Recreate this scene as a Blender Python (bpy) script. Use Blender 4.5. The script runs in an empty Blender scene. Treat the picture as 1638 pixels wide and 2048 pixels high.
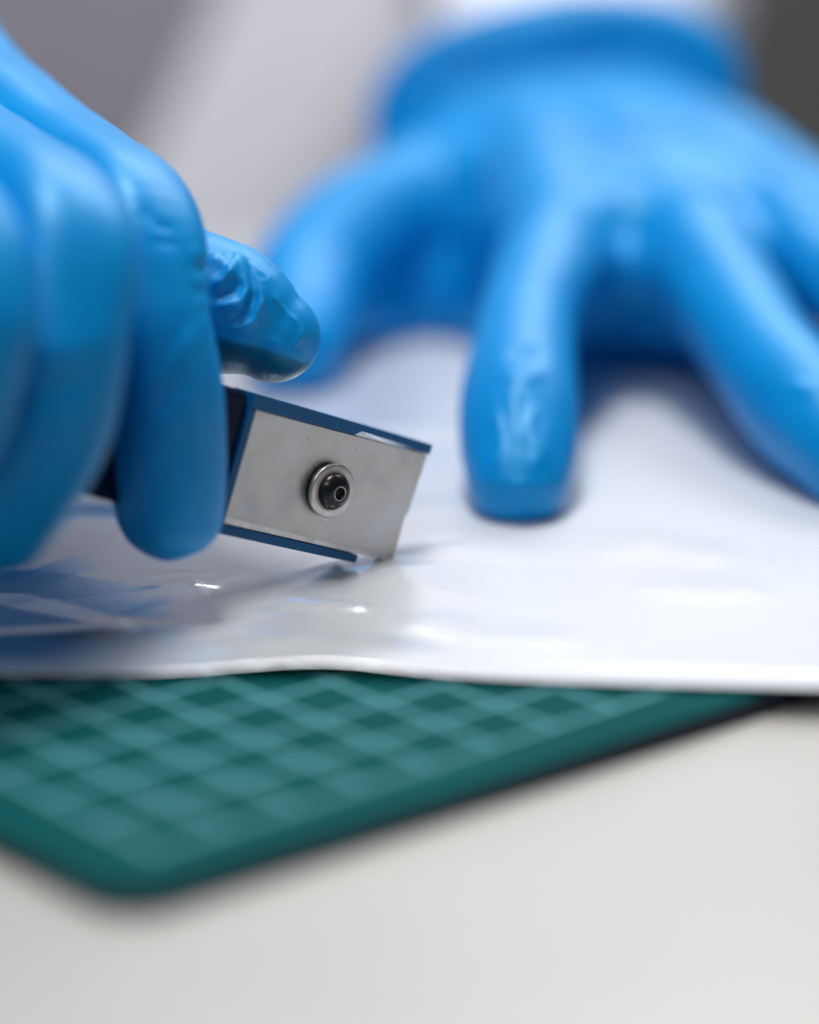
import bpy, bmesh, math, random
import numpy as np
from mathutils import Vector, Matrix, noise

# ------------------------------------------------------------------ camera, light, exposure
MM = 0.001                     # everything below is laid out in millimetres
scene = bpy.context.scene
C = scene.collection
PITCH = math.radians(16.5)

cam_data = bpy.data.cameras.new('camera')
cam = bpy.data.objects.new('camera', cam_data)
C.objects.link(cam)
cam.location = (0, 0, 0.140)
cam.rotation_euler = (math.pi / 2 - PITCH, 0, 0)
cam_data.sensor_fit = 'HORIZONTAL'
cam_data.sensor_width = 24.0
cam_data.lens = 94.0
cam_data.clip_start = 0.01
cam_data.clip_end = 30
cam_data.dof.use_dof = True
cam_data.dof.focus_distance = 0.455
cam_data.dof.aperture_fstop = 3.5
cam_data.dof.aperture_blades = 9
scene.camera = cam

world = bpy.data.worlds.new('World')
scene.world = world
world.use_nodes = True
bg = world.node_tree.nodes['Background']
bg.inputs['Color'].default_value = (0.80, 0.88, 1.0, 1)
bg.inputs['Strength'].default_value = 0.06


def area_lamp(name, loc, target, sx, sy, power, color):
    l = bpy.data.lights.new(name, 'AREA')
    l.shape = 'RECTANGLE'
    l.size, l.size_y, l.energy, l.color = sx, sy, power, color
    o = bpy.data.objects.new(name, l)
    C.objects.link(o)
    o.location = loc
    o.rotation_euler = (Vector(target) - Vector(loc)).to_track_quat('-Z', 'Y').to_euler()
    return o


area_lamp('ceiling_strip_lamp', (-0.06, 0.60, 1.15), (0.03, 0.58, 0.0), 0.55, 0.22, 14.5, (1.0, 0.985, 0.97))
area_lamp('front_strip_lamp', (-0.28, -0.26, 0.95), (-0.03, 0.44, 0.0), 0.60, 0.20, 3.8, (1.0, 0.985, 0.96))
area_lamp('back_panel_lamp', (0.34, 1.36, 0.88), (0.03, 0.58, 0.0), 0.95, 0.50, 11.0, (0.96, 0.985, 1.0))

scene.view_settings.view_transform = 'Standard'
scene.view_settings.look = 'None'
scene.view_settings.exposure = -0.22
scene.view_settings.gamma = 1.0


# ------------------------------------------------------------------ materials
def node_mat(name, **kw):
    m = bpy.data.materials.new(name)
    m.use_nodes = True
    b = m.node_tree.nodes['Principled BSDF']
    for k, v in kw.items():
        b.inputs[k.replace('_', ' ')].default_value = v
    return m, m.node_tree.nodes, m.node_tree.links, b


def obj_coords(n):
    t = n.new('ShaderNodeTexCoord')
    return t.outputs['Object']


def noise_node(n, l, vec, scale, detail=4, rough=0.5):
    t = n.new('ShaderNodeTexNoise')
    t.inputs['Scale'].default_value = scale
    t.inputs['Detail'].default_value = detail
    t.inputs['Roughness'].default_value = rough
    l.new(vec, t.inputs['Vector'])
    return t.outputs['Fac']


def ramp(n, l, fac, stops):
    r = n.new('ShaderNodeValToRGB')
    e = r.color_ramp.elements
    while len(e) < len(stops):
        e.new(0.5)
    for i, (p, c) in enumerate(stops):
        e[i].position = p
        e[i].color = c if len(c) == 4 else (*c, 1)
    l.new(fac, r.inputs['Fac'])
    return r.outputs['Color']


def bump(n, l, height, b, strength, dist):
    k = n.new('ShaderNodeBump')
    k.inputs['Strength'].default_value = strength
    k.inputs['Distance'].default_value = dist
    l.new(height, k.inputs['Height'])
    l.new(k.outputs['Normal'], b.inputs['Normal'])
    return k


def glove_material():
    m, n, l, b = node_mat('blue_nitrile', Roughness=0.42, IOR=1.5, Specular_IOR_Level=0.5, Specular_Tint=(0.45, 0.85, 1.0, 1.0))
    v = obj_coords(n)
    f = noise_node(n, l, v, 60, 5)
    base = ramp(n, l, f, [(0.3, (0.000, 0.245, 0.64)), (0.7, (0.000, 0.285, 0.71))])
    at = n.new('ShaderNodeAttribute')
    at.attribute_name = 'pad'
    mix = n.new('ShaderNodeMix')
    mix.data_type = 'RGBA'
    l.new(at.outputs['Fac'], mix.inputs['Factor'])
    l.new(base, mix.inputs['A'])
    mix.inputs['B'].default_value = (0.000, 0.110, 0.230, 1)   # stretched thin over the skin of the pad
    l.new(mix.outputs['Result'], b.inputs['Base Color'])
    # fine grain everywhere, print ridges on the pad
    g = noise_node(n, l, v, 2600, 3)
    w = n.new('ShaderNodeTexWave')
    w.wave_type = 'BANDS'
    w.bands_direction = 'DIAGONAL'
    w.inputs['Scale'].default_value = 850
    w.inputs['Distortion'].default_value = 5.0
    w.inputs['Detail'].default_value = 1.0
    w.inputs['Detail Scale'].default_value = 0.35
    l.new(v, w.inputs['Vector'])
    mul = n.new('ShaderNodeMath')
    mul.operation = 'MULTIPLY'
    l.new(w.outputs['Fac'], mul.inputs[0])
    l.new(at.outputs['Fac'], mul.inputs[1])
    add = n.new('ShaderNodeMath')
    add.operation = 'MULTIPLY_ADD'
    l.new(g, add.inputs[0])
    add.inputs[1].default_value = 0.25
    l.new(mul.outputs[0], add.inputs[2])
    bump(n, l, add.outputs[0], b, 0.10, 0.00012)
    return m


def sheet_material():
    m, n, l, b = node_mat('white_film', IOR=1.5)
    v = obj_coords(n)
    sep = n.new('ShaderNodeSeparateXYZ')
    l.new(v, sep.inputs[0])
    # slick bare film towards the left, matt coated face towards the right
    mr = n.new('ShaderNodeMapRange')
    mr.interpolation_type = 'SMOOTHSTEP'
    l.new(sep.outputs['X'], mr.inputs['Value'])
    mr.inputs['From Min'].default_value = -0.010
    mr.inputs['From Max'].default_value = 0.012
    f = noise_node(n, l, v, 45, 5)
    colm = n.new('ShaderNodeMix')
    colm.data_type = 'RGBA'
    l.new(mr.outputs['Result'], colm.inputs['Factor'])
    colm.inputs['A'].default_value = (0.76, 0.78, 0.81, 1)
    colm.inputs['B'].default_value = (0.66, 0.685, 0.73, 1)
    l.new(colm.outputs['Result'], b.inputs['Base Color'])
    r = n.new('ShaderNodeMapRange')
    l.new(mr.outputs['Result'], r.inputs['Value'])
    r.inputs['To Min'].default_value = 0.04
    r.inputs['To Max'].default_value = 0.26
    ra = n.new('ShaderNodeMath')
    ra.operation = 'MULTIPLY_ADD'
    l.new(f, ra.inputs[0])
    ra.inputs[1].default_value = 0.06
    l.new(r.outputs['Result'], ra.inputs[2])
    l.new(ra.outputs[0], b.inputs['Roughness'])
    me = n.new('ShaderNodeMapRange')
    l.new(mr.outputs['Result'], me.inputs['Value'])
    me.inputs['To Min'].default_value = 0.42
    me.inputs['To Max'].default_value = 0.0
    l.new(me.outputs['Result'], b.inputs['Metallic'])
    b.inputs['Specular IOR Level'].default_value = 0.8
    g = noise_node(n, l, v, 900, 6, 0.65)
    bump(n, l, g, b, 0.20, 0.0002)
    return m


def mat_material(ox, oy, cell, halfx, halfy):
    m, n, l, b = node_mat('green_mat_print', Roughness=0.7, Specular_IOR_Level=0.05)
    v = obj_coords(n)
    sep = n.new('ShaderNodeSeparateXYZ')
    l.new(v, sep.inputs[0])

    def math_(op, a, bb=None, clamp=False):
        k = n.new('ShaderNodeMath')
        k.operation = op
        k.use_clamp = clamp
        for i, x in enumerate((a, bb)):
            if x is None:
                continue
            if isinstance(x, (int, float)):
                k.inputs[i].default_value = x
            else:
                l.new(x, k.inputs[i])
        return k.outputs[0]

    def lines(out, off, lim):
        t = math_('DIVIDE', math_('SUBTRACT', out, off), cell)
        fr = math_('PINGPONG', t, 0.5)
        return math_('LESS_THAN', fr, 0.038)
    gx = lines(sep.outputs['X'], ox, 0)
    gy = lines(sep.outputs['Y'], oy, 0)
    both = math_('MAXIMUM', gx, gy)
    inx = math_('GREATER_THAN', sep.outputs['X'], ox - cell * 0.08)
    iny = math_('GREATER_THAN', sep.outputs['Y'], oy - cell * 0.08)
    mask = math_('MULTIPLY', both, math_('MULTIPLY', inx, iny))
    f = noise_node(n, l, v, 30, 5)
    base = ramp(n, l, f, [(0.3, (0.000, 0.064, 0.069)), (0.7, (0.001, 0.080, 0.085))])
    mix = n.new('ShaderNodeMix')
    mix.data_type = 'RGBA'
    l.new(mask, mix.inputs['Factor'])
    l.new(base, mix.inputs['A'])
    mix.inputs['B'].default_value = (0.13, 0.38, 0.44, 1)
    l.new(mix.outputs['Result'], b.inputs['Base Color'])
    g = noise_node(n, l, v, 2500, 2)
    bump(n, l, g, b, 0.2, 0.0001)
    return m


def plain(name, col, rough, metallic=0.0, var=0.08, scale=200, bstr=0.1, bdist=0.0001, **kw):
    m, n, l, b = node_mat(name, Roughness=rough, Metallic=metallic, **kw)
    v = obj_coords(n)
    f = noise_node(n, l, v, scale, 5)
    lo = tuple(max(0, c * (1 - var)) for c in col)
    hi = tuple(min(1, c * (1 + var)) for c in col)
    l.new(ramp(n, l, f, [(0.3, lo), (0.7, hi)]), b.inputs['Base Color'])
    g = noise_node(n, l, v, scale * 6, 3)
    bump(n, l, g, b, bstr, bdist)
    return m


def steel_material():
    m, n, l, b = node_mat('worn_steel', Metallic=0.78)
    v = obj_coords(n)
    big = noise_node(n, l, v, 110, 6, 0.62)
    col = ramp(n, l, big, [(0.34, (0.40, 0.40, 0.42)), (0.50, (0.52, 0.50, 0.47)), (0.66, (0.58, 0.58, 0.595))])
    # pin-prick marks and smudges
    vo = n.new('ShaderNodeTexVoronoi')
    vo.inputs['Scale'].default_value = 330
    l.new(v, vo.inputs['Vector'])
    spots = ramp(n, l, vo.outputs['Distance'], [(0.035, (0.30, 0.28, 0.27)), (0.06, (1, 1, 1))])
    mul = n.new('ShaderNodeMix')
    mul.data_type = 'RGBA'
    mul.blend_type = 'MULTIPLY'
    mul.inputs['Factor'].default_value = 0.7
    l.new(col, mul.inputs['A'])
    l.new(spots, mul.inputs['B'])
    l.new(mul.outputs['Result'], b.inputs['Base Color'])
    mp = n.new('ShaderNodeMapping')
    mp.inputs['Scale'].default_value = (0.25, 3.0, 1.0)
    l.new(v, mp.inputs['Vector'])
    br = noise_node(n, l, mp.outputs['Vector'], 2200, 3)
    rr = n.new('ShaderNodeMapRange')
    l.new(big, rr.inputs['Value'])
    rr.inputs['From Min'].default_value = 0.3
    rr.inputs['From Max'].default_value = 0.7
    rr.inputs['To Min'].default_value = 0.36
    rr.inputs['To Max'].default_value = 0.52
    l.new(rr.outputs['Result'], b.inputs['Roughness'])
    bump(n, l, br, b, 0.18, 0.00006)
    return m


def paint_material():
    m, n, l, b = node_mat('chipped_blue_paint', Roughness=0.45, Specular_IOR_Level=0.25)
    v = obj_coords(n)
    f = noise_node(n, l, v, 900, 4, 0.7)
    col = ramp(n, l, f, [(0.56, (0.000, 0.085, 0.235)), (0.66, (0.002, 0.105, 0.265)), (0.74, (0.03, 0.22, 0.30))])
    l.new(col, b.inputs['Base Color'])
    bump(n, l, f, b, 0.25, 0.00008)
    return m


def wall_material():
    m, n, l, b = node_mat('dim_wall', Roughness=0.8)
    v = obj_coords(n)
    f = noise_node(n, l, v, 1.2, 3)
    l.new(ramp(n, l, f, [(0.3, (0.30, 0.292, 0.270)), (0.7, (0.37, 0.362, 0.345))]), b.inputs['Base Color'])
    return m


M_GLOVE = glove_material()
M_SHEET = sheet_material()
M_STEEL = steel_material()
M_PAINT = paint_material()
M_GRIP = plain('navy_grip_paint', (0.001, 0.006, 0.035), 0.45, Specular_IOR_Level=0.12)
M_BARE = plain('bare_aluminium', (0.86, 0.87, 0.90), 0.35, 0.3)
M_BEVEL = plain('ground_steel', (0.62, 0.61, 0.60), 0.4, 0.7, var=0.15, scale=700)
M_WASHER = plain('washer_steel', (0.50, 0.48, 0.47), 0.38, 0.9, var=0.2, scale=500)
M_BLACK = plain('black_oxide', (0.018, 0.018, 0.021), 0.27, 0.5, var=0.3)
M_SOCKET = plain('socket_hole', (0.004, 0.004, 0.004), 0.7)
M_RUST = plain('red_thread_residue', (0.40, 0.31, 0.30), 0.5)
M_BRASS = plain('brown_handle_rivet', (0.22, 0.15, 0.10), 0.4, 0.6)
M_EDGE = plain('dark_mat_core', (0.008, 0.010, 0.028), 0.6)
M_TABLE = plain('white_laminate', (0.49, 0.478, 0.462), 0.32, var=0.05, scale=14, bstr=0.02)
M_COAT = plain('white_cotton', (0.78, 0.78, 0.86), 0.85, var=0.04, scale=300)
M_SHIRT = plain('grey_violet_cotton', (0.36, 0.35, 0.41), 0.85, var=0.08, scale=200)
M_WALL = wall_material()


# ------------------------------------------------------------------ mesh helpers
def link(name, verts, faces, material, parent=None, smooth=True):
    me = bpy.data.meshes.new(name)
    me.from_pydata([tuple(c * MM for c in v) for v in verts], [], faces)
    me.update()
    if smooth:
        me.polygons.foreach_set('use_smooth', [True] * len(me.polygons))
    me.materials.append(material)
    o = bpy.data.objects.new(name, me)
    C.objects.link(o)
    if parent:
        o.parent = parent
    return o


def tag(o, label=None, cat=None, kind=None):
    if label:
        o['label'] = label
    if cat:
        o['category'] = cat
    if kind:
        o['kind'] = kind
    return o


def empty(name, loc=(0, 0, 0)):
    o = bpy.data.objects.new(name, None)
    C.objects.link(o)
    o.location = [c * MM for c in loc]
    o.empty_display_size = 0.02
    return o


def catmull(P, step=1.5):
    P = np.array(P, float)
    Q = np.vstack([2 * P[0] - P[1], P, 2 * P[-1] - P[-2]])
    out = []
    for i in range(1, len(Q) - 2):
        a, b, c, d = Q[i - 1:i + 3]
        n = max(2, int(np.linalg.norm(c[:3] - b[:3]) / step))
        for k in range(n):
            t = k / n
            out.append(0.5 * (2 * b + (c - a) * t + (2 * a - 5 * b + 4 * c - d) * t * t + (3 * b - a - 3 * c + d) * t ** 3))
    out.append(P[-1])
    return np.array(out)


def tube(P, seg=26, step=1.5, flat=None, sq=1.0):
    """swept limb: P = (x, y, z, radius); flat = (direction, factor) squeezes the section along a direction"""
    R = catmull(P, step)
    pts, rad = R[:, :3], np.abs(R[:, 3])
    tan = np.gradient(pts, axis=0)
    tan /= np.linalg.norm(tan, axis=1)[:, None]
    # hemispherical ends
    cap = [math.sin(a) for a in np.linspace(math.pi / 2, 0, 7)[:-1]]
    rings = []
    for s in cap:
        rings.append((pts[0] - tan[0] * rad[0] * s, rad[0] * math.sqrt(max(1e-4, 1 - s * s)), tan[0]))
    for p, r, t in zip(pts, rad, tan):
        rings.append((p, r, t))
    for s in reversed(cap):
        rings.append((pts[-1] + tan[-1] * rad[-1] * s, rad[-1] * math.sqrt(max(1e-4, 1 - s * s)), tan[-1]))
    u = np.cross(rings[0][2], [0.3, 0.1, 1.0])
    u /= np.linalg.norm(u)
    V, Fc = [], []
    fd = None
    if flat:
        fd = np.array(flat[0], float)
        fd /= np.linalg.norm(fd)
    for p, r, t in rings:
        u = u - t * np.dot(u, t)
        u /= np.linalg.norm(u)
        w = np.cross(t, u)
        for k in range(seg):
            a = 2 * math.pi * k / seg
            c_, s_ = math.cos(a), math.sin(a)
            o = (u * math.copysign(abs(c_) ** sq, c_) + w * math.copysign(abs(s_) ** sq, s_)) * r
            if fd is not None:
                o = o - fd * np.dot(o, fd) * (1 - flat[1])
            V.append(p + o)
    m = len(rings)
    for i in range(m - 1):
        for k in range(seg):
            k2 = (k + 1) % seg
            Fc.append((i * seg + k, i * seg + k2, (i + 1) * seg + k2, (i + 1) * seg + k))
    Fc.append(tuple(range(seg - 1, -1, -1)))
    Fc.append(tuple((m - 1) * seg + k for k in range(seg)))
    return V, Fc


def fuse(parts, voxel, smooth_iter, factor=0.5):
    """join closed shells, remesh to one continuous skin, relax it; returns verts (mm), faces"""
    V, Fc = [], []
    for v, f in parts:
        o = len(V)
        V += [tuple(x) for x in v]
        Fc += [tuple(i + o for i in q) for q in f]
    me = bpy.data.meshes.new('tmp')
    me.from_pydata(V, [], Fc)
    bm = bmesh.new()
    bm.from_mesh(me)
    bmesh.ops.recalc_face_normals(bm, faces=bm.faces)
    bm.to_mesh(me)
    bm.free()
    o = bpy.data.objects.new('tmp', me)
    C.objects.link(o)
    r = o.modifiers.new('r', 'REMESH')
    r.mode = 'VOXEL'
    r.voxel_size = voxel
    s = o.modifiers.new('s', 'SMOOTH')
    s.iterations = smooth_iter
    s.factor = factor
    dg = bpy.context.evaluated_depsgraph_get()
    ev = o.evaluated_get(dg)
    m2 = bpy.data.meshes.new_from_object(ev, depsgraph=dg)
    v = np.empty(len(m2.vertices) * 3)
    m2.vertices.foreach_get('co', v)
    f = [tuple(p.vertices) for p in m2.polygons]
    bpy.data.objects.remove(o)
    bpy.data.meshes.remove(me)
    bpy.data.meshes.remove(m2)
    return v.reshape(-1, 3), f


def normals_of(V, Fc):
    F4 = np.array([f if len(f) == 4 else (f[0], f[1], f[2], f[2]) for f in Fc])
    n = np.cross(V[F4[:, 2]] - V[F4[:, 0]], V[F4[:, 3]] - V[F4[:, 1]])
    N = np.zeros_like(V)
    for k in range(4):
        np.add.at(N, F4[:, k], n)
    return N / np.maximum(1e-9, np.linalg.norm(N, axis=1))[:, None]


def seg_dist(V, line):
    """distance of every vertex to a polyline, and the parameter 0..1 along it"""
    L = np.array(line, float)[:, :3]
    best = np.full(len(V), 1e9)
    par = np.zeros(len(V))
    n = len(L) - 1
    for i in range(n):
        a, b = L[i], L[i + 1]
        ab = b - a
        t = np.clip(((V - a) @ ab) / max(1e-9, ab @ ab), 0, 1)
        d = np.linalg.norm(V - (a + t[:, None] * ab), axis=1)
        k = d < best
        best[k] = d[k]
        par[k] = (i + t[k]) / n
    return best, par


def snap(line, V, N):
    """lay the points of a crease onto the nearest skin in front of them"""
    eye = np.array([0, 0, 140.0])
    out = []
    for p in line:
        p = np.array(p[:3])
        dr = (p - eye) / np.linalg.norm(p - eye)
        rel = V - eye
        t = rel @ dr
        d = np.linalg.norm(rel - t[:, None] * dr, axis=1)
        k = np.where((d < 1.0) & (np.abs(t - np.linalg.norm(p - eye)) < 30) & ((N @ dr) < 0.2))[0]
        out.append(V[k[np.argmin(t[k] + 0.8 * d[k])]] if len(k) else p)
    return out


def ridges(V, N, items):
    """raise (+) or sink (-) creases along polylines lying near the skin"""
    D = np.zeros(len(V))
    for line, amp, w in items:
        d, t = seg_dist(V, snap(line, V, N))
        D += amp * (0.55 * np.exp(-(d / w) ** 2) + 0.45 * np.exp(-d / (0.75 * w))) * np.clip(np.sin(np.pi * np.clip(t, 0.04, 0.96)) * 1.8, 0, 1)
    return V + N * D[:, None]


def lumps(V, N, scale, amp, seed=0.0):
    D = np.array([noise.noise(Vector((v[0] / scale + seed, v[1] / scale, v[2] / scale))) for v in V])
    return V + N * (D * amp)[:, None]


def box(x0, x1, y0, y1, z0, z1, bev=0.0):
    bm = bmesh.new()
    bmesh.ops.create_cube(bm, size=1)
    for v in bm.verts:
        v.co = Vector(((x0 + x1) / 2 + v.co.x * (x1 - x0), (y0 + y1) / 2 + v.co.y * (y1 - y0), (z0 + z1) / 2 + v.co.z * (z1 - z0)))
    if bev:
        bmesh.ops.bevel(bm, geom=bm.edges[:], offset=bev, segments=2, profile=0.6, affect='EDGES')
    V = [v.co[:] for v in bm.verts]
    bm.verts.index_update()
    Fc = [tuple(v.index for v in f.verts) for f in bm.faces]
    bm.free()
    return V, Fc


def prism(outline, z0, z1, bev=0.0, segs=2):
    bm = bmesh.new()
    lo = [bm.verts.new((x, y, z0)) for x, y in outline]
    hi = [bm.verts.new((x, y, z1)) for x, y in outline]
    bm.faces.new(lo[::-1])
    bm.faces.new(hi)
    n = len(outline)
    for i in range(n):
        bm.faces.new((lo[i], lo[(i + 1) % n], hi[(i + 1) % n], hi[i]))
    bmesh.ops.recalc_face_normals(bm, faces=bm.faces)
    if bev:
        bmesh.ops.bevel(bm, geom=bm.edges[:], offset=bev, segments=segs, profile=0.6, affect='EDGES')
    bm.verts.index_update()
    V = [v.co[:] for v in bm.verts]
    Fc = [tuple(v.index for v in f.verts) for f in bm.faces]
    bm.free()
    return V, Fc


def lathe(profile, seg=64, cx=0, cy=0):
    """profile (r, z) from the axis outwards and back: closed solid about z"""
    V, Fc = [], []
    for r, z in profile:
        for k in range(seg):
            a = 2 * math.pi * k / seg
            V.append((cx + r * math.cos(a), cy + r * math.sin(a), z))
    for i in range(len(profile) - 1):
        for k in range(seg):
            k2 = (k + 1) % seg
            Fc.append((i * seg + k, i * seg + k2, (i + 1) * seg + k2, (i + 1) * seg + k))
    return V, Fc


# ------------------------------------------------------------------ setting: table and wall
V, Fc = box(-900, 900, -260, 692, -33, -3, 2.0)
tag(link('table', V, Fc, M_TABLE, smooth=False), kind='structure')
V, Fc = box(-3500, 3500, 2400, 2440, -1200, 2200)
tag(link('wall', V, Fc, M_WALL, smooth=False), kind='structure')

# ------------------------------------------------------------------ cutting mat
MAT_ANG = math.radians(40.9)
mat_corner = Vector((-31.04, 323.56, 0.01))
mat_root = empty('cutting_mat', (mat_corner.x, mat_corner.y, 0))
mat_root.rotation_euler.z = MAT_ANG
tag(mat_root, 'green gridded cutting mat with a rounded corner lying under the white film', 'cutting mat')
# local frame: x runs along the right hand edge, y along the left hand edge
def rounded(x0, y0, x1, y1, r, n=10):
    P = []
    for cx, cy, a0 in ((x1 - r, y0 + r, -90), (x1 - r, y1 - r, 0), (x0 + r, y1 - r, 90), (x0 + r, y0 + r, 180)):
        for k in range(n + 1):
            a = math.radians(a0 + 90 * k / n)
            P.append((cx + r * math.cos(a), cy + r * math.sin(a)))
    return P
node = Vector((-34.88, 359.7, 0.51)) - mat_corner
ca, sa = math.cos(MAT_ANG), math.sin(MAT_ANG)
nx, ny = node.x * ca + node.y * sa, -node.x * sa + node.y * ca
CELL = 10.4
gx, gy = nx % CELL, ny % CELL
if gx < 5:
    gx += CELL
if gy < 5:
    gy += CELL
M_MAT = mat_material(gx * MM, gy * MM, CELL * MM, 0, 0)
V, Fc = prism(rounded(0, 0, 300, 220, 7), -0.7, 0, 0.12, 1)
top = link('printed_surface', V, Fc, M_MAT, mat_root, smooth=False)
V, Fc = prism(rounded(-0.3, -0.3, 300.3, 220.3, 7.3), -2.95, -0.72, 0.25, 2)
link('core_layer', V, Fc, M_EDGE, mat_root, smooth=False)

# ------------------------------------------------------------------ white film sheet
def sstep(a, b, x):
    t = np.clip((x - a) / (b - a), 0, 1)
    return t * t * (3 - 2 * t)

def bumpline(X, Y, pts, amp, w, skew=0.0):
    """fold running along a polyline on the sheet; skew makes the camera side steeper"""
    best = np.full(X.shape, 1e9)
    sgn = np.zeros(X.shape)
    par = np.zeros(X.shape)
    n = len(pts) - 1
    for i in range(n):
        (ax, ay), (bx, by) = pts[i][:2], pts[i + 1][:2]
        dx, dy = bx - ax, by - ay
        t = np.clip(((X - ax) * dx + (Y - ay) * dy) / (dx * dx + dy * dy), 0, 1)
        ex, ey = X - ax - t * dx, Y - ay - t * dy
        d = np.hypot(ex, ey)
        k = d < best
        best = np.where(k, d, best)
        sgn = np.where(k, np.sign(dx * ey - dy * ex), sgn)
        par = np.where(k, (i + t) / n, par)
    ww = np.where(sgn < 0, w * (1 - skew), w * (1 + skew))
    return amp * np.exp(-(best / ww) ** 2) * np.clip(np.sin(np.pi * np.clip(par, 0.03, 0.97)) * 1.7, 0, 1)

def sheet_height(X, Y, E):
    """E = distance behind the near edge"""
    Z = np.full(X.shape, 0.55)
    # loose left side ripples
    left = 1 - sstep(-18, 12, X)
    Z += left * 0.22 * np.sin(X / 9.0 + Y / 14.0) * np.exp(-((E - 25) / 28) ** 2)
    Z += 0.25 * np.sin(X / 31.0 + 1.0) * np.cos(Y / 37.0) + 0.10 * np.sin(X / 11.0 - Y / 17.0) * np.cos(Y / 13.0 + 0.6)
    # near edge: lifted off the mat, tallest near the middle, lip bending down
    lift = 0.45 + 0.9 * np.exp(-((X + 12) / 13) ** 2)
    Z += lift * np.exp(-(E / 14) ** 2)
    Z += -0.3 * np.exp(-((E - 5.5) / 1.3) ** 2) * sstep(5, 30, X)
    for pts, amp, w, sk in FOLDS:
        Z += bumpline(X, Y, pts, amp, w, sk)
    return np.maximum(Z, 0.25)

FOLDS = [
    ([(-60.92, 406.81, -0.63), (-48.41, 408.89, -0.64), (-35.7, 409.94, -0.64)], 0.9, 2.2, 0.35),
    ([(-19.35, 422.66, 0.05), (-11.7, 421.55, -0.17), (-4.07, 420.44, -0.38)], 0.50, 1.7, 0.3),
    ([(-58.2, 471.5, -0.54), (-49.0, 471.61, -0.18), (-39.64, 469.47, -0.34)], 1.6, 4.0, 0.2),
    ([(-40.44, 434.07, -0.14), (-32.84, 437.23, -0.03), (-26.34, 436.18, -0.07)], 0.20, 1.0, 0.4),
    ([(-38.68, 429.87, -0.26), (-31.77, 432.01, -0.07), (-24.64, 430.98, -0.03)], 0.18, 1.0, 0.4),
    ([(-22.46, 401.74, -0.14), (-26.05, 418.43, -0.15), (-33.05, 440.4, 0.09)], 0.12, 0.7, 0.0),
    ([(-2.11, 445.58, -0.03), (0.78, 431.97, -0.21), (2.13, 418.43, -0.15)], 0.4, 4.0, 0.0),
    ([(-2.68, 418.43, -0.15), (8.84, 410.07, -0.19), (25.59, 407.99, -0.19)], 0.4, 5.0, 0.2),
    ([(30.63, 434.07, -0.14), (40.93, 429.87, -0.26), (52.43, 431.97, -0.21)], 0.2, 5.0, 0.2),
    ([(26.39, 447.69, 0.07), (35.54, 452.89, -0.01), (49.46, 444.62, 0.27)], 0.25, 6.0, 0.1),
]

def near_edge(x):
    # y of the near edge across the sheet
    return 395.5 + 0.8 * np.exp(-((x + 12) / 16) ** 2) - 0.10 * np.maximum(0, x + 10) + 0.015 * np.minimum(0, x + 20)

def crumple(X, Y):
    """flat facets meeting in crisp creases: heights on scattered points, joined by triangles"""
    rng = random.Random(11)
    pts, hs = [], []
    for gx_ in np.arange(-190, 211, 11.0):
        for gy_ in np.arange(370, 701, 10.0):
            px_, py_ = gx_ + rng.uniform(-5, 5), gy_ + rng.uniform(-4.2, 4.2)
            a = 1.15 * (1 - float(sstep(-12, 22, np.array(px_)))) + 0.10
            if -14 < px_ < 4 and 440 < py_ < 456:
                a = 0.1
            pts.append(Vector((px_, py_)))
            hs.append(rng.uniform(0, 1) * a)
    from mathutils.geometry import delaunay_2d_cdt
    pv, _, tris, *_r = delaunay_2d_cdt(pts, [], [], 0, 1e-4)
    src_ = _r[0]
    H_ = [hs[o[0]] for o in src_]
    Z_ = np.zeros(X.shape)
    for t3 in tris:
        a, b, c = (pv[i] for i in t3)
        x0, x1 = min(a.x, b.x, c.x), max(a.x, b.x, c.x)
        y0, y1 = min(a.y, b.y, c.y), max(a.y, b.y, c.y)
        k = np.where((X >= x0) & (X <= x1) & (Y >= y0) & (Y <= y1))
        if not len(k[0]):
            continue
        den = (b.y - c.y) * (a.x - c.x) + (c.x - b.x) * (a.y - c.y)
        l1 = ((b.y - c.y) * (X[k] - c.x) + (c.x - b.x) * (Y[k] - c.y)) / den
        l2 = ((c.y - a.y) * (X[k] - c.x) + (a.x - c.x) * (Y[k] - c.y)) / den
        l3 = 1 - l1 - l2
        ok = (l1 >= -1e-6) & (l2 >= -1e-6) & (l3 >= -1e-6)
        z = l1 * H_[t3[0]] + l2 * H_[t3[1]] + l3 * H_[t3[2]]
        Z_[k[0][ok], k[1][ok]] = z[ok]
    return Z_

xs = np.concatenate([np.arange(-170, -75, 2.0), np.arange(-75, 75, 0.6), np.arange(75, 191, 2.0)])
es = np.concatenate([np.arange(0, 95, 0.6), np.arange(95, 286, 2.0)])
X, E = np.meshgrid(xs, es)
Y = near_edge(X) + E
Z = sheet_height(X, Y, E) + crumple(X, Y) * (0.15 + 0.85 * sstep(1, 12, E))
nyv, nxv = X.shape
TH = 0.10
V = np.stack([X, Y, Z], -1).reshape(-1, 3)
Vb = V - np.array([0, 0, TH])
idx = np.arange(nyv * nxv).reshape(nyv, nxv)
q = np.stack([idx[:-1, :-1], idx[:-1, 1:], idx[1:, 1:], idx[1:, :-1]], -1).reshape(-1, 4)
nb = nyv * nxv
faces = [tuple(f) for f in q] + [tuple(f[::-1] + nb) for f in q]
rim = list(idx[0]) + list(idx[1:, -1]) + list(idx[-1, ::-1][1:]) + list(idx[::-1, 0][1:-1])
for i in range(len(rim)):
    a, b = rim[i], rim[(i + 1) % len(rim)]
    faces.append((b, a, a + nb, b + nb))
sheet = link('plastic_film_sheet', np.vstack([V, Vb]), [tuple(int(i) for i in f) for f in faces], M_SHEET)
tag(sheet, 'glossy white plastic film sheet, creased at the left, lying on the green mat', 'plastic film')

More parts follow.
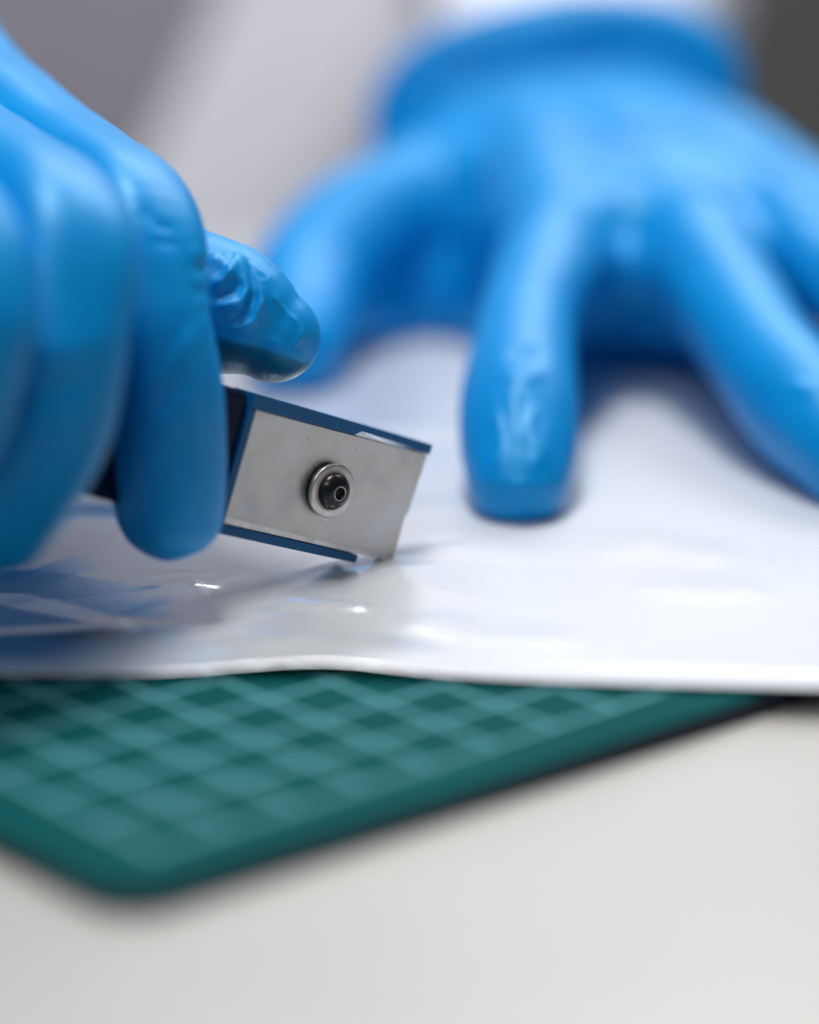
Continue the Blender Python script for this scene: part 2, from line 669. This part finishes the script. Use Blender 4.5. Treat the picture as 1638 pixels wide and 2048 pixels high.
# ------------------------------------------------------------------ cutter
knife = empty('hand_cutter')
tag(knife, 'dark blue hand cutter with a screwed-on steel plate held in the gloved fingers', 'cutter')
tip = Vector((-2.48, 446.27, 0.21))
# local frame of the head: u along the tool, v up the plate, w out of the plate
cr, cu, cf = Vector((1, 0, 0)), Vector((0, math.sin(PITCH), math.cos(PITCH))), Vector((0, math.cos(PITCH), -math.sin(PITCH)))
u = (cr * 342 - cu * 84 + cf * 318).normalized()
v = (cr * 63 + cu * 219 - cf * 11)
v = (v - u * v.dot(u)).normalized()
w = u.cross(v)
PL, PH = 32.4, 16.4
org = tip - u * (PL / 2) + v * (PH / 2) - w * 1.2
Rm = Matrix((u, v, w)).transposed().to_4x4()
knife.matrix_world = Matrix.Translation(org * MM) @ Rm

def kpart(name, vf, mat, parent=None, smooth=False):
    return link(name, vf[0], vf[1], mat, parent or knife, smooth)

hx, hy = PL / 2, PH / 2
plate_outline = [(-hx, -hy), (hx, -hy), (hx - 0.05, -1.2), (hx + 0.3, -0.7), (hx + 0.75, hy), (4.0, hy), (2.6, hy), (-hx, hy)]
plate = kpart('steel_plate', prism(plate_outline, 0.0, 1.2, 0.06, 1), M_STEEL)
kpart('bevel', prism([(-hx + 0.05, -hy + 0.02), (hx - 0.1, -hy + 0.02), (hx - 0.5, -hy + 0.55), (-hx + 0.05, -hy + 0.95)], 1.2, 1.235, 0.015, 1), M_BEVEL, plate)
# blue channel: back web, rails
kpart('channel_web', prism([(-hx - 1.3, -hy - 0.1), (9.4, -hy - 0.1), (9.6, -4.0), (hx + 0.95, -0.9), (hx + 1.35, hy + 0.05), (-hx - 1.3, hy + 0.05)], -3.2, -0.05, 0.12, 1), M_PAINT)
kpart('top_rail', prism([(-hx - 1.3, hy + 0.10), (2.2, hy + 0.12), (3.4, hy + 0.85), (9.5, hy + 0.62), (hx + 0.95, hy + 0.1), (hx + 1.0, hy + 1.6), (-hx - 1.3, hy + 2.15)], -3.2, 1.45, 0.12, 2), M_PAINT)
kpart('bottom_rail', prism([(-hx - 1.3, -hy - 0.12), (9.4, -hy - 0.12), (9.3, -hy - 1.35), (-hx - 1.3, -hy - 1.6)], -3.2, 1.3, 0.12, 2), M_PAINT)
kpart('end_strip', prism([(-hx - 1.3, -hy - 0.05), (-hx - 0.08, -hy - 0.05), (-hx - 0.08, hy + 0.05), (-hx - 1.3, hy + 0.05)], 0.0, 1.35, 0.1, 2), M_PAINT)
kpart('bare_edge', prism([(2.5, hy + 0.06), (9.0, hy + 0.06), (3.5, hy + 0.78)], 0.2, 1.0, 0.03, 1), M_BARE)
# handle running back into the hand
handle = kpart('handle', prism([(-hx - 1.4, -hy - 1.4), (-hx - 1.4, hy + 2.0), (-80, hy + 4.0), (-112, hy + 4.4), (-118, hy - 2), (-116, -hy + 2), (-80, -hy - 0.5), (-40, -hy - 0.6)], -6.0, 0.9, 1.2, 3), M_GRIP)
kpart('rivet', lathe([(0.01, -6.4), (2.2, -6.4), (2.4, -6.1), (2.4, 1.2), (1.9, 1.9), (0.01, 2.1)], 32, -47, -hy + 3.2), M_BRASS, handle, True)
# fastener stack
sx, sy = 0.15, -0.15
kpart('spacer_ring', lathe([(1.6, 1.22), (3.75, 1.22), (3.85, 1.32), (3.85, 1.85), (3.7, 1.95), (1.6, 1.95)], 64, sx, sy), M_BLACK, None, True)
washer = kpart('washer', lathe([(1.6, 1.98), (3.75, 1.98), (3.92, 2.06), (3.95, 2.45), (3.88, 2.62), (3.7, 2.70), (1.6, 2.70)], 72, sx, sy), M_WASHER, None, True)
kpart('residue', lathe([(2.55, 2.71), (2.95, 2.73), (3.0, 2.71)], 40, sx - 0.15, sy + 0.05), M_RUST, washer, True)
screw = kpart('button_screw', lathe([(2.66, 2.72), (2.70, 2.82), (2.62, 3.15), (2.40, 3.55), (2.05, 3.92), (1.6, 4.2), (1.12, 4.36), (1.05, 4.35), (0.98, 4.25), (0.96, 3.4), (0.01, 3.4)], 64, sx, sy), M_BLACK, None, True)
kpart('socket_rim', lathe([(0.92, 4.32), (0.97, 4.38), (1.03, 4.38), (1.08, 4.32)], 48, sx, sy), M_WASHER, screw, True)
hexo = [(sx + 0.93 * math.cos(math.radians(60 * k)), sy + 0.93 * math.sin(math.radians(60 * k))) for k in range(6)]
kpart('hex_socket', prism(hexo, 3.3, 3.7), M_SOCKET, screw)

# ------------------------------------------------------------------ person: gloves, coat, shirt
person = empty('person', (-60, 1000, -900))
tag(person, 'person in a white lab coat and blue gloves cutting the film', 'person')

def dress(name, V, Fc, mat, pad=None):
    loc = np.array([-60, 1000, -900.0])
    o = link(name, V - loc, Fc, mat, person)
    if pad is not None:
        a = o.data.attributes.new('pad', 'FLOAT', 'POINT')
        a.data.foreach_set('value', pad.astype(np.float32))
    return o

# hand that steers the cutter --------------------------------------------------
index = [(-76.27, 504.86, 66.3, 10.5), (-66.72, 484.39, 60.56, 10.6), (-51.27, 458.98, 55.78, 9.4), (-38.42, 434.06, 52.64, 8.8), (-35.24, 423.89, 42.94, 7.7), (-33.62, 421.01, 33.21, 7.7), (-33.16, 420.44, 24.25, 7.7), (-32.83, 420.05, 19.41, 7.4), (-32.7, 420.04, 15.86, 7.0)]
middle = [(-82.4, 486.61, 57.51, 10.5), (-70.23, 460.75, 58.24, 10.5), (-57.28, 432.55, 58.08, 9.8), (-46.1, 408.98, 55.98, 9.5), (-44.69, 398.93, 46.7, 8.6), (-46.15, 396.21, 37.53, 8.6), (-49.46, 394.82, 29.31, 8.2), (-53.42, 393.97, 22.9, 7.5)]
ring = [(-91.2, 474.98, 53.45, 10.3), (-77.78, 444.5, 56.17, 10.2), (-66.05, 413.93, 58.62, 9.6), (-58.83, 394.95, 57.91, 9.0), (-55.8, 386.77, 51.44, 8.6), (-56.72, 383.97, 41.97, 8.2), (-61.66, 385.19, 32.01, 7.6)]
pinky = [(-96.62, 463.0, 48.23, 9.5), (-84.97, 432.87, 52.12, 9.3), (-73.42, 402.26, 54.43, 8.5), (-67.83, 386.77, 51.44, 7.8), (-68.1, 382.38, 43.64, 7.3), (-72.52, 384.15, 35.53, 6.2)]
thumb = [(-78.53, 512.95, 40.8, 13.0), (-61.24, 490.04, 40.91, 12.0), (-45.73, 464.95, 40.72, 10.6), (-35.93, 452.26, 40.13, 9.8), (-29.81, 446.31, 39.41, 9.6), (-25.84, 444.89, 38.13, 9.5), (-22.06, 443.88, 36.48, 8.5), (-19.43, 443.39, 34.84, 6.9)]
palm = [
    [(-76.27, 505.75, 69.32, 11.0), (-97.6, 544.37, 58.84, 17.0), (-119.45, 587.75, 46.85, 22.0)],
    [(-82.4, 486.61, 57.51, 11.0), (-99.04, 526.8, 52.36, 18.0), (-119.45, 586.7, 43.32, 23.0)],
    [(-91.2, 474.98, 53.45, 11.0), (-105.47, 520.67, 49.26, 17.0), (-123.13, 586.44, 42.44, 23.0)],
    [(-96.62, 463.0, 48.23, 10.0), (-111.2, 519.51, 45.34, 16.0), (-124.97, 586.18, 41.56, 22.0)],
    [(-78.53, 512.95, 40.8, 14.0), (-95.05, 539.78, 43.36, 18.0), (-116.69, 586.7, 43.32, 22.0)],
    [(-72.4, 496.54, 55.83, 12.0), (-77.82, 503.54, 44.23, 13.0), (-89.54, 492.78, 43.12, 14.0)],
    [(-75.29, 510.65, 33.03, 14.0), (-54.37, 480.32, 29.23, 13.0), (-40.56, 461.07, 27.62, 9.0)],
    [(-119.45, 587.22, 45.08, 25.0), (-143.54, 638.97, 43.73, 27.0), (-165.51, 691.03, 43.43, 30.0)],
]
shells = [tube(p, sq=0.74) for p in (index, middle, ring, pinky)] + [tube(thumb)] + [tube(p) for p in palm]
V, Fc = fuse(shells, 0.42, 12)
N = normals_of(V, Fc)
# thumb: flatten the pad that presses on the tool, pull the loose tip into a blunt wedge
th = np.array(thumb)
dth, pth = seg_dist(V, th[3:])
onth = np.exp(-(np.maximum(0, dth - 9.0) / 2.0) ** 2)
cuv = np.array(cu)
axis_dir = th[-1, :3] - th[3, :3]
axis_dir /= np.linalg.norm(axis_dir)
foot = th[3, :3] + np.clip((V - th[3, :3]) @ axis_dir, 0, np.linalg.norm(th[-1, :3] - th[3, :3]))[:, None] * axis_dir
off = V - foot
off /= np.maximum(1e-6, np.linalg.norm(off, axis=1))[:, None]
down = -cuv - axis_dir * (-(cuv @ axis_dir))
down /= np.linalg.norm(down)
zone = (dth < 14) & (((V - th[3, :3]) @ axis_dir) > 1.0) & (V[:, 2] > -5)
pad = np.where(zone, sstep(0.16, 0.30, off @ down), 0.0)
TH_R = [   # folds of the loose thumb tip
    ([(-23.92, 442.19, 48.37, 0.0), (-22.64, 438.37, 46.04, 0.0), (-22.45, 436.5, 43.26, 0.0), (-23.68, 435.28, 40.9, 0.0), (-26.35, 435.37, 39.46, 0.0)], 0.55, 0.75),
    ([(-22.37, 441.71, 46.76, 0.0), (-20.9, 437.87, 44.37, 0.0), (-20.51, 435.91, 41.26, 0.0), (-21.8, 434.63, 38.7, 0.0), (-24.26, 434.82, 37.59, 0.0)], 0.60, 0.70),
    ([(-23.22, 441.95, 47.57, 0.0), (-21.74, 438.07, 45.04, 0.0), (-21.48, 436.16, 42.12, 0.0), (-22.64, 434.96, 39.84, 0.0), (-25.65, 435.12, 38.59, 0.0)], -0.60, 0.80),
    ([(-28.84, 437.87, 44.37, 0.0), (-26.62, 436.68, 43.86, 0.0), (-24.82, 437.09, 45.26, 0.0), (-24.14, 440.92, 47.64, 0.0)], 0.50, 0.70),
    ([(-29.32, 440.96, 47.77, 0.0), (-26.81, 439.82, 47.44, 0.0), (-25.15, 438.37, 46.04, 0.0), (-24.82, 436.79, 44.26, 0.0)], 0.45, 0.80),
    ([(-29.12, 439.35, 45.83, 0.0), (-27.1, 438.17, 45.38, 0.0), (-25.85, 438.37, 46.04, 0.0)], -0.45, 0.8),
    ([(-28.57, 436.4, 42.92, 0.0), (-26.35, 436.2, 42.26, 0.0), (-24.26, 436.36, 42.79, 0.0), (-23.22, 436.89, 44.59, 0.0)], -0.50, 0.75),
    ([(-28.29, 435.97, 41.46, 0.0), (-25.62, 435.3, 40.97, 0.0), (-23.54, 435.56, 41.83, 0.0)], 0.45, 0.65),
    ([(-27.74, 435.61, 40.26, 0.0), (-25.62, 434.96, 39.84, 0.0), (-23.54, 435.08, 40.23, 0.0)], -0.35, 0.6),
    ([(-20.44, 438.26, 43.93, 0.0), (-20.04, 436.3, 40.81, 0.0), (-20.51, 434.78, 37.46, 0.0)], 0.22, 0.45),
    ([(-19.48, 438.36, 42.49, 0.0), (-15.99, 437.17, 38.47, 0.0), (-13.85, 438.9, 33.75, 0.0)], 0.20, 0.5),
    ([(-14.41, 439.79, 36.78, 0.0), (-15.19, 437.39, 35.69, 0.0), (-16.11, 435.61, 34.97, 0.0)], 0.25, 0.45),
    ([(-26.0, 434.92, 37.92, 0.0), (-20.37, 434.58, 36.79, 0.0), (-16.21, 434.4, 34.41, 0.0), (-13.82, 437.29, 31.83, 0.0)], 0.30, 0.6),
    ([(-20.27, 441.11, 44.74, 0.0), (-18.64, 438.52, 43.02, 0.0), (-18.32, 436.78, 40.7, 0.0)], 0.28, 0.9),
    ([(-25.94, 443.17, 48.17, 0.0), (-20.97, 441.31, 45.41, 0.0), (-18.17, 440.79, 43.67, 0.0)], 0.25, 0.7),
]
V = ridges(V, N, [(a, b * 1.35, c) for a, b, c in TH_R])
FG_R = [
    ([(-35.96, 426.24, 57.91, 0.0), (-33.44, 423.41, 55.4, 0.0), (-30.84, 426.17, 54.16, 0.0)], -0.35, 0.9),
    ([(-36.46, 423.41, 55.4, 0.0), (-33.42, 420.72, 53.36, 0.0), (-30.1, 424.61, 52.43, 0.0)], -0.30, 0.9),
    ([(-37.07, 414.22, 34.93, 0.0), (-32.39, 411.9, 34.16, 0.0), (-27.48, 416.16, 34.44, 0.0)], -0.25, 1.0),
    ([(-37.34, 413.65, 33.02, 0.0), (-32.39, 411.3, 32.12, 0.0), (-27.35, 415.59, 32.52, 0.0)], -0.20, 1.0),
    # soft pulls along the blurred fingers
    ([(-32.7, 421.85, 53.67, 0.0), (-29.68, 414.57, 39.64, 0.0), (-28.08, 413.7, 22.63, 0.0)], 0.35, 1.4),
    ([(-37.12, 415.7, 43.46, 0.0), (-33.05, 412.84, 37.33, 0.0), (-27.28, 418.41, 45.56, 0.0)], -0.35, 1.6),
    ([(-38.53, 412.52, 29.19, 0.0), (-32.39, 412.84, 37.33, 0.0), (-26.95, 417.65, 43.0, 0.0)], 0.35, 1.6),
    ([(-36.79, 413.51, 21.99, 0.0), (-31.88, 412.89, 30.47, 0.0), (-27.95, 415.38, 35.33, 0.0)], 0.3, 1.4),
    ([(-49.31, 391.3, 49.12, 0.0), (-44.31, 390.24, 45.53, 0.0), (-39.07, 394.31, 45.19, 0.0)], 0.4, 2.2),
    ([(-49.44, 389.08, 38.08, 0.0), (-44.94, 388.82, 40.73, 0.0), (-39.7, 393.05, 40.95, 0.0)], -0.4, 2.2),
]
V = ridges(V, N, FG_R)
N = normals_of(V, Fc)
V = lumps(V, N, 12.0, 0.30, 3.1)
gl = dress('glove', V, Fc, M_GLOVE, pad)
gl['label'] = 'blue glove gripping the cutter, creased at the thumb'

# hand that holds the film down ------------------------------------------------
index = [(26.8, 552.14, 25.23, 10.5), (24.0, 537.42, 24.82, 9.4), (21.35, 523.25, 22.75, 8.4), (18.96, 508.8, 19.75, 8.4), (17.5, 493.02, 15.76, 9.2), (17.03, 482.52, 12.0, 9.5), (16.83, 475.08, 8.01, 8.9), (16.69, 470.14, 5.43, 7.9)]
middle = [(48.61, 556.32, 25.26, 10.8), (50.51, 542.32, 23.76, 10.2), (53.53, 527.78, 20.44, 9.6), (57.36, 510.79, 15.92, 9.4), (62.08, 493.87, 11.61, 9.6), (67.1, 482.38, 8.0, 9.4), (70.91, 475.38, 5.53, 8.6)]
ring = [(63.15, 569.4, 27.15, 10.2), (68.02, 556.32, 25.26, 9.8), (74.66, 538.4, 21.11, 9.4), (81.12, 522.33, 16.12, 9.2), (86.98, 510.72, 12.15, 8.8), (91.49, 502.54, 9.19, 7.8)]
pinky = [(70.46, 593.97, 25.61, 9.6), (77.6, 582.66, 22.64, 9.0), (85.07, 568.8, 18.09, 8.6), (93.37, 557.23, 14.23, 8.2), (99.59, 546.21, 12.25, 7.2)]
thumb = [(10.69, 610.03, 23.49, 14.0), (-1.79, 596.98, 21.68, 13.0), (-11.98, 585.55, 18.29, 12.2), (-17.72, 573.9, 14.2, 11.2), (-19.69, 563.56, 10.96, 10.6), (-20.1, 553.46, 8.56, 9.6), (-19.95, 548.86, 7.12, 8.6)]
palm = [
    [(26.8, 552.14, 25.23, 11.0), (25.84, 581.87, 27.01, 13.5), (22.39, 615.36, 27.39, 15.0)],
    [(48.61, 556.32, 25.26, 11.0), (42.75, 587.06, 26.94, 13.5), (33.22, 618.6, 27.78, 16.0)],
    [(63.15, 569.4, 27.15, 10.6), (54.51, 594.64, 27.86, 13.5), (42.19, 621.71, 27.71, 16.0)],
    [(70.46, 593.97, 25.61, 10.0), (61.44, 607.89, 26.82, 13.0), (50.18, 623.69, 27.35, 15.0)],
    [(10.69, 610.03, 23.49, 14.0), (15.68, 617.69, 24.7, 15.0), (25.71, 625.53, 26.52, 16.0)],
    # flat of the back of the hand
    [(24.25, 587.66, 25.41, 12.5), (40.31, 592.13, 26.44, 13.5), (54.7, 596.48, 27.04, 13.0), (64.96, 604.38, 25.54, 11.0)],
    [(25.59, 564.57, 24.93, 11.0), (38.06, 570.72, 24.59, 11.5), (49.74, 564.69, 25.35, 11.0), (63.92, 576.55, 26.65, 10.2)],
    [(25.4, 549.93, 24.8, 9.0), (37.01, 553.73, 23.56, 9.0), (49.23, 547.84, 24.8, 9.0)],
    [(28.21, 573.34, 26.37, 12.5), (38.51, 571.49, 27.19, 12.8), (49.07, 573.47, 26.8, 12.2), (59.86, 581.87, 27.01, 11.5)],
    [(26.37, 552.27, 25.65, 10.0), (37.58, 556.37, 25.43, 10.5), (48.7, 552.27, 25.65, 10.0)],
    [(50.55, 558.54, 25.7, 10.5), (57.2, 568.16, 26.48, 10.8), (63.38, 567.37, 27.37, 10.0)],
    [(3.92, 605.81, 23.33, 13.0), (13.36, 599.89, 24.47, 13.0), (24.25, 587.66, 25.41, 13.0)],
    # fold of skin from thumb to first finger
    [(-2.77, 602.48, 19.14, 9.0), (7.74, 603.33, 18.48, 10.0), (17.8, 588.44, 21.01, 10.5), (26.65, 558.04, 24.01, 11.0)],
    [(-8.41, 594.7, 13.98, 9.0), (2.98, 604.65, 12.36, 11.0), (15.21, 594.83, 14.44, 11.0), (24.16, 560.95, 19.77, 9.0)],
    [(-12.96, 585.26, 10.28, 8.0), (-2.77, 599.1, 7.7, 10.0), (10.62, 601.19, 7.73, 11.0), (21.97, 572.41, 12.67, 9.0)],
    [(-14.52, 572.22, 8.51, 7.0), (-3.67, 590.14, 5.64, 9.0), (10.52, 594.1, 4.94, 10.0), (21.24, 576.26, 8.05, 8.0)],
    # heel of the palm under the fingers
    [(10.48, 593.09, 8.55, 12.0), (26.28, 587.35, 10.3, 13.0), (44.98, 587.35, 10.3, 13.0), (62.33, 593.85, 14.64, 13.0)],
    [(26.53, 570.59, 6.55, 8.0), (38.58, 573.26, 4.98, 9.0), (52.97, 570.08, 4.8, 9.0)],
    # webs between the fingers
    [(24.52, 539.01, 23.16, 7.0), (31.28, 545.02, 22.3, 7.2), (37.62, 548.99, 21.62, 7.4), (44.2, 543.91, 22.1, 7.2), (51.14, 534.73, 22.79, 7.4)],
    [(25.49, 549.4, 15.99, 7.5), (38.42, 559.31, 14.21, 8.5), (51.77, 549.16, 15.15, 8.0)],
    [(53.14, 547.47, 23.55, 8.5), (60.08, 555.82, 23.57, 8.0), (67.29, 549.8, 24.39, 8.0)],
    [(66.75, 568.76, 24.99, 8.0), (72.66, 572.56, 23.76, 8.0), (77.3, 565.9, 22.37, 8.0)],
    [(7.76, 605.57, 19.0, 14.0), (26.94, 605.85, 19.92, 15.5), (46.11, 606.12, 20.84, 15.5), (60.48, 606.12, 20.84, 12.0)],
    [(14.06, 633.31, 24.61, 14.0), (28.25, 638.48, 24.48, 16.0), (43.33, 638.48, 24.48, 15.0), (50.97, 633.16, 24.13, 14.0)],
]
shells = [tube(p) for p in (index, middle, ring, pinky, thumb)] + [tube(p) for p in palm]

def ellipse_loft(rings, seg=48, closed=True):
    """rings: (centre, half width, half height, axis dir x, axis dir up)"""
    V, Fc = [], []
    for c, a, b, ux, uy in rings:
        for k in range(seg):
            t = 2 * math.pi * k / seg
            c_, s_ = math.cos(t), math.sin(t)
            V.append(np.array(c) + np.array(ux) * a * math.copysign(abs(c_) ** 0.85, c_) + np.array(uy) * b * math.copysign(abs(s_) ** 0.85, s_))
    m = len(rings)
    for i in range(m - 1):
        for k in range(seg):
            k2 = (k + 1) % seg
            Fc.append((i * seg + k, i * seg + k2, (i + 1) * seg + k2, (i + 1) * seg + k))
    if closed:
        Fc.append(tuple(range(seg - 1, -1, -1)))
        Fc.append(tuple((m - 1) * seg + k for k in range(seg)))
    return V, Fc

ux, uy = (0.986, 0.0, 0.165), (-0.165, 0.10, 0.98)
wrist = [((27.28, 605.06, 27.83), 31, 13.5, ux, uy), ((28.29, 621.49, 26.96), 32, 14.5, ux, uy),
         ((29.03, 633.87, 26.52), 33.0, 15.0, ux, uy), ((29.25, 635.73, 31.02), 35.5, 20.0, ux, uy), ((29.32, 637.96, 33.26), 37.6, 22.8, ux, uy), ((29.65, 643.15, 33.21), 38.4, 23.6, ux, uy),
         ((31.37, 676.5, 29.59), 36.5, 21.5, ux, uy)]
shells.append(ellipse_loft(wrist))
V, Fc = fuse(shells, 0.9, 30)
N = normals_of(V, Fc)
HL = [
    ([(7.57, 595.85, 38.99, 0.0), (26.28, 596.78, 42.13, 0.0), (44.98, 596.25, 40.34, 0.0)], 0.9, 2.0),
    ([(3.83, 594.52, 34.51, 0.0), (16.93, 595.45, 37.65, 0.0), (33.76, 595.32, 37.2, 0.0)], -0.8, 2.0),
    ([(15.24, 498.49, 20.14, 0.0), (18.36, 496.31, 19.85, 0.0), (21.63, 498.49, 20.14, 0.0)], -0.6, 1.1),
    ([(12.73, 476.62, 16.73, 0.0), (13.65, 467.15, 12.95, 0.0), (12.82, 462.77, 8.71, 0.0)], 0.6, 0.9),
    ([(15.57, 482.34, 18.45, 0.0), (16.08, 473.06, 15.29, 0.0), (16.26, 465.76, 11.77, 0.0)], 0.6, 0.9),
    ([(19.71, 478.56, 16.23, 0.0), (18.33, 471.66, 14.09, 0.0), (19.69, 466.51, 10.78, 0.0)], 0.6, 0.9),
    ([(21.64, 477.9, 14.02, 0.0), (20.99, 470.8, 11.17, 0.0), (18.11, 463.94, 9.16, 0.0)], 0.5, 0.9),
    ([(10.59, 463.52, 7.71, 0.0), (16.5, 460.38, 7.68, 0.0), (22.66, 464.37, 7.08, 0.0)], 0.7, 0.8),
    ([(14.11, 485.7, 19.21, 0.0), (17.93, 483.53, 18.95, 0.0), (21.99, 487.75, 19.11, 0.0)], 0.5, 1.2),
    ([(38.96, 573.93, 35.42, 0.0), (50.71, 552.66, 34.01, 0.0), (66.34, 534.72, 26.26, 0.0)], 0.9, 3.0),
    ([(44.98, 595.58, 38.09, 0.0), (62.09, 578.88, 34.52, 0.0), (72.94, 561.52, 28.71, 0.0)], 0.9, 3.0),
    ([(57.53, 579.14, 35.4, 0.0), (66.41, 567.97, 32.89, 0.0), (76.9, 550.42, 26.48, 0.0)], -0.8, 2.5),
    ([(58.9, 494.96, 15.27, 0.0), (63.05, 489.66, 14.99, 0.0), (66.59, 493.02, 15.76, 0.0)], 0.6, 1.2),
]
V = ridges(V, N, HL)
N = normals_of(V, Fc)
V = lumps(V, N, 16.0, 0.6, 8.7)
gl = dress('glove', V, Fc, M_GLOVE, np.zeros(len(V)))
gl['label'] = 'blue glove spread flat to hold the film down'

# lab coat: torso shell open at the front, and two sleeves ---------------------
def coat_panel(a0, a1, seg=70):
    V, Fc = [], []
    zs = np.arange(-420, 421, 10.0)
    angs = np.linspace(a0, a1, seg)
    for off in (0, -4):
        for z in zs:
            shift = max(-0.25, min(0.25, 0.003 * z))
            for t in angs:
                k = (z + 420) / 980
                t = t + shift * (a1 - t) / (a1 - a0)      # the front edge hangs at a slant
                fold = 12 * math.sin(t * 5.5 - z / 36 + 0.2) + 4 * math.sin(t * 13 - z / 24 + 1.3)
                fold *= 0.4 + 0.6 * (1 - k)
                a = 178 + 18 * k + fold + off
                b = 122 + 14 * k + fold + off
                lean = 0.16 * z
                V.append((-120 + a * math.cos(t), 1010 + b * math.sin(t) + lean, z))
    nz, n = len(zs), seg
    h = nz * n
    for i in range(nz - 1):
        for k in range(n - 1):
            p, q2, r, s = i * n + k, i * n + k + 1, (i + 1) * n + k + 1, (i + 1) * n + k
            Fc.append((p, q2, r, s))
            Fc.append((p + h, s + h, r + h, q2 + h))
    for i in range(nz - 1):
        for k in (0, n - 1):
            p, s = i * n + k, (i + 1) * n + k
            Fc.append((p, s, s + h, p + h) if k == 0 else (s, p, p + h, s + h))
    for i in (0, nz - 1):
        for k in range(n - 1):
            p, q2 = i * n + k, i * n + k + 1
            Fc.append((q2, p, p + h, q2 + h) if i == 0 else (p, q2, q2 + h, p + h))
    return V, Fc

V, Fc = coat_panel(math.radians(-71.5), math.radians(224))
coat = dress('lab_coat', np.array(V), Fc, M_COAT)

def sleeve(P, seed):
    V, Fc = tube(P, 40, 5)
    V = np.array(V)
    N = normals_of(V, [f for f in Fc if len(f) == 4])
    V = lumps(V, N, 38, 7.0, seed)
    V = lumps(V, N, 18, 2.5, seed + 4)
    o = dress('sleeve', V, Fc, M_COAT)
    o.parent = coat
    return o

sleeve([(30.33, 658.48, 32.12, 20.5), (32.37, 687.98, 33.12, 25.0), (38.18, 741.76, 38.65, 34.0), (49.29, 840.06, 53.61, 46.0), (68.27, 955.27, 90.45, 55.0), (80.44, 1072.31, 203.92, 66.0), (71.21, 1172.32, 365.49, 72.0)], 1.0)
sleeve([(-160.99, 680.71, 43.82, 29.0), (-186.48, 733.03, 44.38, 36.0), (-226.81, 807.92, 50.75, 45.0), (-276.2, 920.47, 78.6, 54.0), (-306.89, 1061.7, 203.29, 64.0), (-284.0, 1172.32, 365.49, 72.0)], 5.0)

tors = [((-120, 1012 + 0.16 * z, z), 150 + 14 * (z + 420) / 980, 100 + 10 * (z + 420) / 980, (1, 0, 0), (0, 1, 0)) for z in np.arange(-420, 401, 40.0)]
V, Fc = ellipse_loft(tors, 64)
V = np.array(V)
V = lumps(V, normals_of(V, [f for f in Fc if len(f) == 4]), 60, 6, 2.2)
dress('shirt', V, Fc, M_SHIRT)
